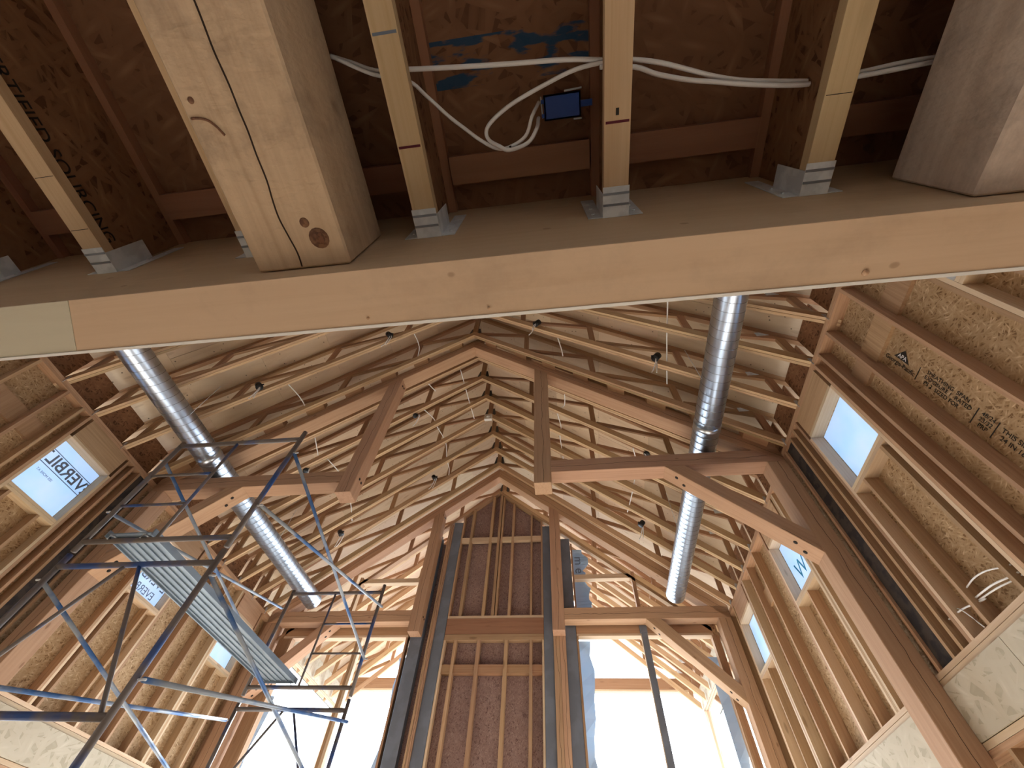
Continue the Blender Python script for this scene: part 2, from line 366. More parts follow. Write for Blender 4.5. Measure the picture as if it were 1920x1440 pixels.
# ------------------------------------------------------------------ side walls
def side_wall(name, xi, sgn, wins, label):
    """xi = inner face of the studs, sgn = +1 when the wall stands to the right"""
    xo = xi + sgn * DX; xs = xo + sgn * 0.012
    a, b_ = min(xo, xs), max(xo, xs); i0, i1 = min(xi, xo), max(xi, xo)
    ys = [-7.0]; lst = []
    for y0, y1 in wins:
        lst.append((a, b_, ys[-1], y0, 1.15, 4.56)); lst += [(a, b_, y0, y1, 1.15, WZ0), (a, b_, y0, y1, WZ1, 4.56)]; ys.append(y1)
    lst.append((a, b_, ys[-1], 9.42, 1.15, 4.56))
    yy = -7.0                                    # sheathing leaves the added light openings of the lower storey free
    for y0, y1 in LOWER: lst.append((a, b_, yy, y0, FL, 1.15)); yy = y1
    lst.append((a, b_, yy, 9.42, FL, 1.15))
    wl = boxes(name, lst, 'osb', None, 'y', up=(1, 0, 0)); tag(wl, label, 'wall', kind='structure')
    P = lambda n, y0, y1, z0, z1, m='stud', gr='z': box(n, i0, i1, y0, y1, z0, z1, m, wl, gr, up=(0, 1, 0) if gr == 'z' else (1, 0, 0))
    for z0, z1 in ((PLATE - 0.076, PLATE - 0.039), (PLATE - 0.037, PLATE)): P('top_plate', -7, 9.25, z0, z1, 'stud', 'y')
    P('bottom_plate', -7, 9.25, LOWP - 0.04, LOWP, 'pale_stud', 'y')
    P('rim_plate', -7, 9.25, LOWP - 0.085, LOWP - 0.045, 'pale_stud', 'y')
    P('lower_plate', -7, 9.25, 1.235, 1.28, 'pale_stud', 'y'); P('lower_plate', -7, 9.25, 1.19, 1.232, 'stud', 'y')
    # pale sheathing strip over the rim joist
    xa, xb = xi - sgn * 0.012, xi + sgn * 0.003
    seams = [-7, -4.7, -2.2, 0.2, 2.2, 3.69, 4.60] if sgn > 0 else [-7, -4.7, -2.2, 0.2, 2.2, 4.60]
    seams += [4.86, 7.2, 8.93]
    for y0, y1 in zip(seams[:-1], seams[1:]):
        if abs(y0 - 4.6) < 0.01: continue
        box('sheathing_panel', min(xa, xb), max(xa, xb), y0 + 0.003, y1 - 0.003, 1.285, LOWP - 0.09, 'osb_pale', wl, 'y', up=(1, 0, 0))
    top = PLATE - 0.077
    full = [2.08, 2.60, 2.90, 4.09, 4.24, 4.50, 4.90, 6.88, 7.33, 9.05] + [-6.5, -5.9, -5.3, -4.7, -4.1, -3.5, -2.9, -2.3, -1.7, -1.1, -0.5, 0.1]
    for y in full: P('stud', y, y + 0.038, LOWP, top)
    for n, (y0, y1) in enumerate(wins):
        k = 3 if n >= 2 else 2
        for j in range(k):
            P('king_stud' if j else 'trimmer_stud', y0 - 0.04 * (j + 1), y0 - 0.04 * (j + 1) + 0.038, LOWP, top if j else WZ1, 'pale_stud' if j % 2 == 0 else 'stud')
        for j in range(2):
            P('king_stud' if j else 'trimmer_stud', y1 + 0.04 * j + 0.002, y1 + 0.04 * (j + 1), LOWP, top if j else WZ1, 'pale_stud' if j == 0 else 'stud')
        P('window_header', y0, y1, WZ1 + 0.04, top, 'stud', 'y'); P('head_plate', y0, y1, WZ1, WZ1 + 0.038, 'pale_stud', 'y')
        for j in range(2): P('window_sill_plate', y0, y1, WZ0 - 0.039 * (j + 1), WZ0 - 0.039 * j - 0.002, 'pale_stud', 'y')
        for yc in ((y0 + 0.07, y0 + 0.54) if n < 2 else (y0 + 0.34,)): P('cripple_stud', yc, yc + 0.038, LOWP, WZ0 - 0.08)
    box('near_black_panel', min(xi + sgn * 0.03, xo - sgn * 0.001), max(xi + sgn * 0.03, xo - sgn * 0.001), 4.282, 4.498, LOWP, top, 'near_black', wl, 'z')  # near-black panel filling the stud bay beside the post
    # flat blocking nailed against the sheathing
    bx0, bx1 = min(xo - sgn * 0.04, xo), max(xo - sgn * 0.04, xo)
    for y0, y1 in ((1.64, 2.08), (2.118, 2.60), (2.638, 2.90), (6.92, 7.33)):
        box('blocking', bx0, bx1, y0, y1, 3.78, 4.03, 'stud', wl, 'z', up=(0, 1, 0))
    for y in [-6.6 + 0.406 * i for i in range(40)]:
        if not 4.55 < y < 4.9 and y < 9.2 and not any(q0 - .04 < y < q1 for q0, q1 in LOWER): P('lower_stud', y, y + 0.038, FL + 0.04, 1.19)
    P('sole_plate', -7, 9.25, FL, FL + 0.038, 'stud', 'y')
    return wl
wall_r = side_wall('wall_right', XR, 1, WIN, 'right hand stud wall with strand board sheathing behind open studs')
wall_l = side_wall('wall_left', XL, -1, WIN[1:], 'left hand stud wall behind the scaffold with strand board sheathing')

# printed stamps on the right wall sheathing
xs = XR + DX - 0.003
dn, tow = (0, 0, -1), (0, -1, 0)
tri = [(xs, 2.452, 3.665), (xs, 2.452, 3.475), (xs, 2.352, 3.57)]
mk('stamp_triangle', tri + [(x - 0.002, y, z) for x, y, z in tri], [(0, 1, 2), (3, 4, 5), (0, 1, 4, 3), (1, 2, 5, 4), (2, 0, 3, 5)], 'ink', wall_r)
text('stamp_lettering', 'APA', 0.058, (xs - 0.003, 2.422, 3.57), dn, tow, 'cable', wall_r)
text('stamp_lettering', 'Georgia-Pacific', 0.062, (xs - 0.001, 2.497, 3.565), dn, tow, 'ink', wall_r)
box('stamp_line', xs - 0.001, xs, 2.40, 2.53, 3.352, 3.360, 'ink', wall_r)
for q, (yy, zz, s) in enumerate(((2.40, 3.06, 'SHEATHING  SPAN'), (2.45, 3.04, 'EXPOSURE 1  RATED'), (2.50, 3.08, 'PS 2  SIZED FOR'))):
    text('stamp_lettering', s, 0.052, (xs - 0.001, yy, zz), dn, tow, 'ink', wall_r)
box('stamp_line', xs - 0.001, xs, 2.40, 2.55, 2.752, 2.760, 'ink', wall_r)
for yy, s in ((2.42, '48/24'), (2.47, '23/32'), (2.52, 'PRP')): text('stamp_lettering', s, 0.05, (xs - 0.001, yy, 2.66), dn, tow, 'ink', wall_r)
box('stamp_line', xs - 0.001, xs, 2.40, 2.55, 2.572, 2.580, 'ink', wall_r)
for yy, s in ((2.44, 'THIS SIDE'), (2.50, '24 IN 16')): text('stamp_lettering', s, 0.055, (xs - 0.001, yy, 2.42), dn, tow, 'ink', wall_r)

# windows: openings closed by house wrap
wn = 0
wrap_words = {}
for side, xi, sgn, wins in (('left', XL, -1, WIN[1:]), ('right', XR, 1, WIN)):
    for n, (y0, y1) in enumerate(wins):
        wn += 1
        x = xi + sgn * (DX + 0.02)
        wobj = box('window_%d' % wn, min(x, x + sgn * 0.003), max(x, x + sgn * 0.003), y0 - 0.06, y1 + 0.06, WZ0 - 0.06, WZ1 + 0.06, 'wrap', None, 'y', up=(1, 0, 0))
        where = {('left', 0): 'with large printed letters, nearest on the scaffold wall', ('left', 1): 'on the left wall, crossed by the scaffold plank', ('left', 2): 'on the left wall by the far corner',
                 ('right', 0): 'high on the right wall, mostly hidden by the near beam', ('right', 1): 'on the right wall with a blue scrap in its corner',
                 ('right', 2): 'on the right wall behind the timber knee brace', ('right', 3): 'on the right wall by the far corner'}[(side, n)]
        tag(wobj, 'small window opening covered in pale blue house wrap ' + where, 'window', kind='structure')
        wrap_words[(side, n)] = (wobj, x - sgn * 0.004)
# lettering reads correctly from outside, so it is mirrored from indoors
o, x = wrap_words[('left', 0)]
text('printed_lettering', 'EVERBILT', 0.225, (x, 3.56, 3.852), (0, -1, 0), (0, 0, 1), 'greyink', o, sx=0.98, bold=0.004)
for z in (3.955, 3.745): box('printed_line', x - 0.001, x, 3.08, 3.98, z, z + 0.010, 'greyink', o)
text('printed_lettering', 'SEE MORE AT', 0.045, (x, 3.40, 3.66), (0, -1, 0), (0, 0, 1), 'greyink', o)
o, x = wrap_words[('left', 1)]
for z, s in ((3.86, 0.16), (3.66, 0.22), (3.46, 0.16)): text('printed_lettering', 'EVERBILT', s, (x, 5.80, z - 0.02), (0, -1, 0), (0, 0, 1), 'greyink', o)
o, x = wrap_words[('right', 2)]
text('printed_letter', 'T', 0.34, (x, 5.70, 3.62), (0, 1, 0), (0, 0, 1), 'blueink', o); text('printed_letter', 'W', 0.34, (x, 5.96, 3.62), (0, 1, 0), (0, 0, 1), 'blueink', o)
o, x = wrap_words[('right', 3)]
mk('blue_scrap', [(x, 8.50, 3.32), (x, 8.66, 3.30), (x, 8.66, 3.52), (x, 8.58, 3.44), (x - .01, 8.50, 3.32), (x - .01, 8.66, 3.30), (x - .01, 8.66, 3.52), (x - .01, 8.58, 3.44)], BF, 'blueink', o)
o, x = wrap_words[('right', 1)]
mk('blue_scrap', [(x, 3.10, 3.40), (x, 3.16, 3.26), (x, 3.30, 3.30), (x, 3.17, 3.46), (x - .004, 3.10, 3.40), (x - .004, 3.16, 3.26), (x - .004, 3.30, 3.30), (x - .004, 3.17, 3.46)], BF, 'blueink', o)

# ------------------------------------------------------------------ roof deck
rf = empty('roof', (CX, 4, zd(CX))); tag(rf, 'gable roof deck of plywood sheets above the open trusses', 'roof', kind='structure')
sl = math.hypot(1, 0.895)
for sgn, xe in ((1, XR + 0.75), (-1, XL - 0.75)):
    n = 0; xa = CX
    while sgn * (xe - xa) > 0.02:
        xb = xa + sgn * 1.22 / sl
        if sgn * (xb - xe) > 0: xb = xe
        y = -6.9 - (1.22 if n % 2 else 0)
        while y < 14.75:
            ya, yb = max(y, -6.9), min(y + 2.44, 14.75)
            if yb - ya > 0.05:
                q = 0.0025
                v = [(xa + sgn * q, ya + q, zd(xa + sgn * q)), (xb, ya + q, zd(xb)), (xb, yb - q, zd(xb)), (xa + sgn * q, yb - q, zd(xa + sgn * q))]
                v = v + [(X, Y, Z + 0.02) for X, Y, Z in v]
                mk('plywood_panel', v, BF, 'ply', rf, (1, 0, -sgn * 0.895), (0, 1, 0))
            y += 2.44
        xa = xb; n += 1
# weather cover closes the seams from above
for sgn, xe in ((1, XR + 0.78), (-1, XL - 0.78)):
    v = [(CX, -6.92, zd(CX) + .022), (xe, -6.92, zd(xe) + .022), (xe, 14.77, zd(xe) + .022), (CX, 14.77, zd(CX) + .022)]
    mk('roof_felt', v + [(X, Y, Z + .01) for X, Y, Z in v], BF, 'gusset', rf)

# ------------------------------------------------------------------ raw roof trusses
VERT = (1.25, 2.55, 3.85)
def roof_truss(y, label, full=True, group=None):
    t = empty('roof_truss', (CX, y + 0.04, zb(CX))); tag(t, label, 'roof truss', group)
    HL, HR = 4.976, 4.976
    for s in (1, -1):
        X = lambda d: CX + s * d
        ax = (s * 1.0, 0, -0.8333); ax2 = (s * 1.0, 0, -0.895)
        for y0 in (y, y + 0.042):
            prism('bottom_chord', [(CX, zb(CX)), (X(5.09), zb(X(5.09))), (X(5.09), zb(X(5.09)) + 0.165), (CX, zb(CX) + 0.165)], y0, y0 + 0.037, 'truss', t, ax)
        e = 5.65
        prism('top_chord', [(CX, zt(CX)), (X(e), zt(X(e))), (X(e), zd(X(e)) - .004), (CX, zd(CX) - .004)], y + 0.008, y + 0.072, 'web', t, ax2)
        wy0, wy1 = y + 0.018, y + 0.06
        for d in VERT:
            prism('web', [(X(d) - 0.05, zb(X(d)) + 0.14), (X(d) + 0.05, zb(X(d)) + 0.14), (X(d) + 0.05, zt(X(d)) + 0.04), (X(d) - 0.05, zt(X(d)) + 0.04)], wy0, wy1, 'web', t, (0, 0, 1))
        prev = 0.08
        for d in VERT + (4.90,):
            a = Vector((X(prev + 0.05), y + 0.039, zb(X(prev + 0.05)) + 0.19)); b_ = Vector((X(d - 0.03), y + 0.039, zt(X(d - 0.03)) - 0.03))
            member('web', a, b_, 0.042, 0.085, 'web', t, up=(0, 0, 1)); prev = d
        prism('heel_web', [(X(4.86), zb(X(4.86)) + 0.14), (X(4.96), zb(X(4.96)) + 0.14), (X(4.96), zt(X(4.96)) + 0.03), (X(4.86), zt(X(4.86)) + 0.03)], wy0, wy1, 'web', t, (0, 0, 1))
        np_ = [(X(4.75), y - 0.002, zt(X(4.75)) - 0.03, 0.07)]
        boxes('nail_plate', [(p[0] - 0.09, p[0] + 0.09, y + 0.012, y + 0.0165, p[2] - 0.03, p[2] + 0.06) for p in np_], 'galv', t)
    prism('king_web', [(CX - 0.06, zb(CX) + 0.1), (CX + 0.06, zb(CX) + 0.1), (CX + 0.06, zt(CX) + 0.02), (CX - 0.06, zt(CX) + 0.02)], y + 0.018, y + 0.06, 'web', t, (0, 0, 1))
    prism('gusset_plate', [(CX - 0.17, 8.78), (CX + 0.17, 8.78), (CX + 0.10, 9.12), (CX - 0.10, 9.12)], y + 0.0605, y + 0.066, 'gusset', t)
    return t
TY = [1.25, 1.86, 2.46, 3.06, 3.72, 4.40, 5.02, 5.63, 6.25, 6.87, 7.50, 8.12, 8.72]
words = ['at the near beam and mostly hidden above it', 'just past the near beam, its lower ends only in view', 'crossing under the near end of both steel ducts', 'just nearer than the first row of black light boxes',
         'second before the near timber truss', 'bolted along the near face of the near timber truss', 'first beyond the near timber truss', 'second beyond the near timber truss', 'third beyond the near timber truss',
         'carrying the white square box at its peak', 'third before the far timber truss', 'second before the far timber truss', 'right against the near side of the far timber truss']
for y, wd in zip(TY, words): roof_truss(y, 'slender light timber roof truss ' + wd, group='raw roof trusses of the hall')
ORD = ('first', 'second', 'third', 'fourth', 'fifth', 'sixth', 'outermost')
for j, y in enumerate((9.95, 10.6, 11.25, 11.9, 12.55, 13.2, 13.85)):
    roof_truss(y, ORD[j] + ' orange porch roof truss out beyond the far wall', group='porch roof trusses')

# strand board blocks between the truss heels, on both walls
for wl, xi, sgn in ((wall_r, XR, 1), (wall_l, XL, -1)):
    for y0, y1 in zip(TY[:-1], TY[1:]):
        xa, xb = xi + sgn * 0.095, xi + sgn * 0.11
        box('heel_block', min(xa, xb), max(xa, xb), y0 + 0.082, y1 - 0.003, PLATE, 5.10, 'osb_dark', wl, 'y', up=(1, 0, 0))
    for y in TY[2:]:
        box('truss_clip', min(xi - sgn * .012, xi + sgn * .03), max(xi - sgn * .012, xi + sgn * .03), y - 0.006, y - 0.003, PLATE - 0.06, PLATE + 0.08, 'galv', wl)

# ------------------------------------------------------------------ heavy timber trusses
def timber_truss(y0, label):
    TW = 0.256; y1 = y0 + TW; ym = (y0 + y1) / 2
    t = empty('timber_truss', (CX, ym, FL)); tag(t, label, 'timber truss', 'heavy timber trusses')
    AZ, SL, VD = 8.469, 0.829, 0.315
    for s in (1, -1):
        X = lambda d: CX + s * d
        lo = lambda d: AZ - SL * d
        e = 4.970
        prism('rafter', [(X(0), lo(0)), (X(e), lo(e)), (X(e), lo(e) + VD), (X(0), lo(0) + VD)], y0, y1, 'timber', t, (s, 0, -SL), bev=0.006)
        qa, qb = 1.41, 1.665
        qp = prism('queen_post', [(X(qa), 4.20), (X(qb), 4.20), (X(qb), lo(qb) + 0.05), (X(qa), lo(qa) + 0.05)], y0 - 0.004, y1 + 0.004, 'timber', t, (0, 0, 1), bev=0.006)
        xin = X(qa) - s * 0.002
        for zz, dz in ((7.17, 0.03), (4.54, -0.01)):
            for yy, z2 in ((y0 + 0.095, zz), (y0 + 0.175, zz + dz)): disc('bolt_hole', (xin, yy, z2), (s, 0, 0), 0.022, 0.006, 'hole', qp)
        ca, cb = 1.665, 4.970
        prism('collar_beam', [(X(ca), 4.406), (X(cb), 4.406), (X(cb), 4.648), (X(ca), 4.648)], y0, y1, 'timber', t, (s, 0, 0), bev=0.006)
        pa, pb = 4.719, 4.970
        box('post', min(X(pa), X(pb)), max(X(pa), X(pb)), y0, y1, FL, 4.405, 'timber', t, 'z', bev=0.006)
        br = prism('brace', [(X(3.31), 4.407), (X(4.721), 2.97), (X(4.721), 3.24), (X(3.60), 4.407)], y0 + 0.0, y1 - 0.0, 'timber', t, (s, 0, -1.0), bev=0.006)
        nrm = Vector((-s, 0, -1.0)).normalized()
        for f0, f1 in ((0.10, 0.16), (0.86, 0.92)):
            for i, f in enumerate((f0, f1)):
                c = Vector((X(3.31), ym, 4.407)).lerp(Vector((X(4.721), ym, 2.97)), f) + Vector((0, (-0.035, 0.035)[i], 0))
                disc('bolt_hole', c, nrm, 0.024, 0.006, 'hole', br)
    return t
tr1 = timber_truss(4.60, 'heavy timber truss nearer the camera, crossed by both ducts')
tr2 = timber_truss(8.94, 'heavy timber truss standing against the far wall')
# spacer blocks between the near timber truss and the raw truss beside it
for s in (1, -1):
    d = 0.28
    while d < 4.6:
        X = lambda q: CX + s * q
        L = 0.26
        o = prism('spacer_block', [(X(d), zb(X(d)) + 0.02), (X(d + L), zb(X(d + L)) + 0.02), (X(d + L), zb(X(d + L)) + 0.15), (X(d), zb(X(d)) + 0.15)], 4.481, 4.598, 'web', tr1, (s, 0, -0.8333))
        d += 0.60 + 0.05 * (int(d * 10) % 3)

# ------------------------------------------------------------------ far wall with chimney chase
bx = [(-2.75, -0.62, YE + 0.15, YE + 0.165, FL, 6.9), (-3.56, -2.75, YE + 0.16, YE + 0.175, FL, 6.6), (-0.62, 0.06, YE + 0.16, YE + 0.175, FL, 6.55)]
wf = boxes('wall_far', bx, 'osb_chase', None, 'z', up=(0, 1, 0)); tag(wf, 'far end wall with framed chimney chase between two tall openings', 'wall', kind='structure')
def zs(x): return 8.16 - 0.8333 * abs(x - CX)
prism('chase_sheathing', [(-2.75, 6.9), (-0.62, 6.9), (-0.62, zs(-0.62)), (CX, zs(CX)), (-2.75, zs(-2.75))], YE + 0.15, YE + 0.165, 'osb_chase', wf, (0, 0, 1))
F = lambda n, x0, x1, z0, z1, m='stud', gr='z', y0=YE, y1=YE + 0.14: box(n, x0, x1, y0, y1, z0, z1, m, wf, gr, up=(0, 1, 0))
for s in (1, -1):
    prism('gable_plate', [(CX, zs(CX) - 0.03), (CX + s * 4.98, zs(CX + s * 4.98) - 0.03), (CX + s * 4.98, zs(CX + s * 4.98) + 0.055), (CX, zs(CX) + 0.055)], YE, YE + 0.14, 'stud', wf, (s, 0, -0.8333))
for x0, x1 in ((-2.52, -2.45), (-2.00, -1.935), (-1.785, -1.72), (-1.70, -1.655), (-1.415, -1.355), (-0.92, -0.875)):
    F('chase_stud', x0, x1, 4.66, zs((x0 + x1) / 2) - 0.05)
for x0, x1 in ((-2.755, -2.715), (-0.66, -0.62)): F('chase_stud', x0, x1, 4.66, zs(x0) - 0.05); F('chase_stud', x0, x1, FL, 4.16, 'pale_stud')
for x0, x1 in ((-2.53, -2.47), (-2.03, -1.96), (-1.445, -1.375), (-0.92, -0.86)): F('chase_stud', x0, x1, FL, 4.16)
F('chase_plate', -2.75, -0.62, 4.61, 4.66, 'pale_stud', 'x'); F('chase_header', -2.75, -0.62, 4.28, 4.605, 'redboard', 'x'); MAT_H = MAT['web']
F('chase_plate', -2.75, -0.62, 4.16, 4.275, 'stud', 'x')
xs_u = [-2.715, -2.52, -2.45, -2.00, -1.935, -1.785, -1.655, -1.415, -1.355, -0.92, -0.875, -0.66]
for a, b_ in zip(xs_u[0::2], xs_u[1::2]): F('chase_block', a, b_, 6.54, 6.66, 'pale_stud', 'x', YE + 0.0, YE + 0.10)
xs_l = [-2.715, -2.53, -2.47, -2.03, -1.96, -1.445, -1.375, -0.92, -0.86, -0.66]
for a, b_ in zip(xs_l[0::2], xs_l[1::2]): F('chase_block', a, b_, 3.55, 3.71, 'web', 'x', YE + 0.03, YE + 0.14)
# tall opening headers, trimmers and upper frames
for x0, x1 in ((0.06, 2.78), (-6.44, -3.56)):
    F('opening_header', x0, x1, 4.27, 4.62, 'web', 'x', YE + 0.0, YE + 0.165); F('header_plate', x0, x1, 4.225, 4.268, 'pale_stud', 'x', YE, YE + 0.165)
F('trimmer_stud', 2.745, 2.785, FL, 4.224, 'stud'); F('king_stud', 2.79, 2.885, FL, 5.0, 'web', y0=YE + .02)
F('trimmer_stud', 0.056, 0.096, FL, 4.224, 'web'); F('king_stud', 0.07, 0.108, 4.63, 6.40, 'web')
F('trimmer_stud', -6.26, -6.22, FL, 4.224, 'stud'); F('king_stud', -6.54, -6.265, FL, 5.0, 'web', y0=YE + .02)
F('trimmer_stud', -3.60, -3.56, FL, 4.224, 'web'); F('king_stud', -3.60, -3.56, 4.63, 6.55, 'web')
F('upper_sill', 0.11, 1.40, 5.47, 5.575, 'pale_stud', 'x'); F('upper_stud', 1.40, 1.475, 4.63, 5.62, 'stud')
F('upper_sill', -5.06, -3.60, 5.47, 5.575, 'pale_stud', 'x'); F('upper_stud', -5.13, -5.06, 4.63, 5.62, 'stud')
F('corner_stud', 2.95, 3.14, FL, 4.60, 'stud', y0=YE + .02); F('corner_stud', -6.80, -6.61, FL, 4.60, 'stud', y0=YE + .02)
# timber posts flanking the chase and grey steel columns
for x0, x1, n, lab in ((-3.10, -2.99, 'wood_post', 'rough brown wooden post left of the chimney chase'), (-0.42, -0.17, 'wood_post', 'rough brown wooden post right of the chimney chase, under the queen post')):
    o = empty(n, ((x0 + x1) / 2, YE, FL)); tag(o, lab, 'post')
    top = zs(x0 if x0 < CX else x1) - 0.05
    h = (x1 - x0) / 2
    for a in ((x0, x0 + h - 0.002), (x0 + h + 0.002, x1)): box('ply', a[0], a[1], YE - 0.05, YE + 0.14, FL, top, 'timber', o, 'z', bev=0.004)
for x0, x1, lab in ((-2.985, -2.76, 'grey steel column on the left edge of the chimney chase'), (-0.615, -0.425, 'grey steel column on the right edge of the chimney chase'),
                    (-3.50, -3.24, 'blue grey steel column left of the chase, beside the left tall opening'), (-0.165, 0.05, 'blue grey steel column right of the chase, beside the right tall opening')):
    o = empty('steel_column', ((x0 + x1) / 2, YE + 0.07, FL)); tag(o, lab, 'column', 'grey steel columns by the chase')
    top = zs(x0 if x0 < CX else x1) - 0.06
    box('flange', x0, x1, YE - 0.01, YE + 0.012, FL, top, 'column', o, 'z'); box('flange', x0, x1, YE + 0.12, YE + 0.142, FL, top, 'column', o, 'z')
    xm = (x0 + x1) / 2; box('column_web', xm - 0.012, xm + 0.012, YE + 0.012, YE + 0.12, FL, top, 'column', o, 'z')
    box('base_plate', x0 + 0.002, x1 - 0.002, YE - 0.012, YE + 0.144, FL, FL + 0.02, 'column', o)
# slender steel post in the right opening
o = empty('steel_mullion', (1.43, YE - 0.03, FL)); tag(o, 'slender blue grey steel post standing in the right tall opening', 'post')
box('flange', 1.372, 1.49, YE - 0.050, YE - 0.036, FL, 4.26, 'column', o, 'z'); box('post_web', 1.358, 1.371, YE - 0.050, YE - 0.003, FL, 4.22, 'pale_stud', o, 'z')
box('cap_plate', 1.355, 1.50, YE - 0.051, YE - 0.002, 4.262, 4.40, 'column', o)

F('window_mullion', -4.72, -4.66, FL, 4.224, 'web', y0=YE + .02); F('window_mullion', -4.658, -4.60, FL, 4.224, 'pale_stud', y0=YE + .02)

# torn house wrap hanging at the tall openings
def torn(name, x0, wid, sgn, z0, z1, label, seed):
    r2 = random.Random(seed); n = 22; pts = []
    ws = []
    cur = wid
    for i in range(n + 1):
        cur = max(0.25 * wid, min(1.35 * wid, cur + r2.uniform(-0.3, 0.3) * wid)); ws.append(cur)
    v, f = [], []
    for i in range(n + 1):
        z = z0 + (z1 - z0) * i / n
        for yy in (YE + 0.18, YE + 0.183): v += [(x0, yy, z), (x0 + sgn * ws[i], yy + 0.03 + 0.03 * math.sin(i * 1.3), z)]
    for i in range(n):
        a = i * 4; b_ = a + 4
        f += [(a, a + 1, b_ + 1, b_), (a + 2, a + 3, b_ + 3, b_ + 2)]
    o = mk(name, v, f, 'wrap2'); tag(o, label, 'house wrap', 'torn house wrap strips'); return o
torn('house_wrap_strip', 0.06, 0.26, 1, FL, 4.21, 'torn pale house wrap along the left side of the right tall opening', 3)
torn('house_wrap_strip', -3.56, 0.20, -1, FL, 3.9, 'torn pale house wrap along the right side of the left tall opening', 5)
torn('house_wrap_strip', 2.78, 0.10, -1, FL, 3.6, 'narrow torn house wrap along the right side of the right tall opening', 8)
torn('house_wrap_strip', -6.26, 0.12, 1, FL, 3.2, 'narrow torn house wrap along the left side of the left tall opening', 9)
hw = torn('house_wrap_strip', 0.11, 0.27, 1, 4.64, 6.35, 'house wrap strip with lettering in the upper opening right of the chase', 11)
text('printed_letter', 'm', 0.30, (0.24, YE + 0.15, 6.02), (0, 0, -1), (1, 0, 0), 'greyink', hw); text('printed_letter', 'e', 0.30, (0.24, YE + 0.15, 5.76), (0, 0, -1), (1, 0, 0), 'greyink', hw)

# ------------------------------------------------------------------ porch outside
PY = 13.90
for s, xi, lab in ((1, 3.30, 'pale porch side beam outside the far wall on the right'), (-1, -6.97, 'pale porch side beam outside the far wall on the left')):
    o = empty('porch_side_beam', (xi + s * 0.1, 11.7, 4.45)); tag(o, lab, 'beam')
    box('sheathing_panel', min(xi, xi + s * .02), max(xi, xi + s * .02), 9.45, 11.7, 4.46, 4.92, 'osb_pale', o, 'y', up=(1, 0, 0)); box('sheathing_panel', min(xi, xi + s * .02), max(xi, xi + s * .02), 11.704, PY + 0.15, 4.46, 4.92, 'osb_pale', o, 'y', up=(1, 0, 0))
    for a in (0.025, 0.085): box('beam_ply', min(xi + s * a, xi + s * (a + .05)), max(xi + s * a, xi + s * (a + .05)), 9.45, PY + 0.15, 4.45, 4.92, 'pale_stud', o, 'y')
o = empty('porch_end_beam', (CX, PY + 0.08, 4.93)); tag(o, 'reddish horizontal porch beam seen far out through the openings', 'beam')
box('beam_ply', -7.1, 3.45, PY - 0.02, PY + 0.06, 4.93, 5.20, 'web', o, 'x'); box('beam_ply', -7.1, 3.45, PY + 0.065, PY + 0.145, 4.93, 5.20, 'web', o, 'x'); box('beam_sole', -7.1, 3.45, PY - 0.02, PY + 0.145, 4.88, 4.925, 'pale_stud', o, 'x')
for xx, lab in ((3.30, 'porch corner post far out on the right'), (-7.12, 'porch corner post far out on the left')):
    o = empty('porch_post', (xx + 0.08, PY + 0.06, FL)); tag(o, lab, 'post', 'porch corner posts')
    for a in (0.0, 0.052, 0.104): box('post_ply', xx + a, xx + a + 0.05, PY - 0.03, PY + 0.13, FL, 4.445, ('pale_stud', 'stud', 'pale_stud')[int(a * 19.5)], o, 'z')

# ------------------------------------------------------------------ loft floor overhead: beam, timbers, joists, subfloor
BY0, BY1, BZ = 0.348, 0.527, 1.16
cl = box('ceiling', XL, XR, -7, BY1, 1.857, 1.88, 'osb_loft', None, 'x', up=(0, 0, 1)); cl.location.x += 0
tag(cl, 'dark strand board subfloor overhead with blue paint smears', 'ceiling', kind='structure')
bm_ = empty('header_beam', (-1.8, 0.437, BZ)); tag(bm_, 'massive tan laminated beam crossing overhead in front of the hall', 'beam')
xa, xb = -1.564, -1.577
def slab(name, x0a, x0b, x1a, x1b, z0, z1, m, bev):
    v = [(x0a, BY0, z0), (x1a, BY0, z0), (x1b, BY1, z0), (x0b, BY1, z0), (x0a, BY0, z1), (x1a, BY0, z1), (x1b, BY1, z1), (x0b, BY1, z1)]
    return mk(name, v, BF, m, bm_, (1, 0, 0), (0, 0, 1), bev)
slab('laminated_beam', -6.8, -6.8, 3.14, 3.14, BZ + 0.0022, 1.856, 'glulam', 0.004)
slab('sealed_underside', -1.50, -1.61, 3.14, 3.14, BZ, BZ + 0.0021, 'glulam', 0.0)
tag(slab('bare_underside', -6.8, -6.8, -1.503, -1.613, BZ, BZ + 0.0021, 'glulam_pale', 0.0), 'pale bare stretch of beam underside')
box('lit_edge_strip', -6.8, 3.14, BY1 - 0.006, BY1 + 0.004, BZ - 0.003, BZ + 0.012, 'white', bm_)  # white strip stands in for sky light catching the beam's far edge
for x, y in ((0.864, 0.497), (-0.184, 0.500), (-0.563, 0.497)): disc('bolt_head', (x, y, BZ - 0.002), (0, 0, 1), 0.0085 if x > 0 else 0.004, 0.006, 'stud', bm_)
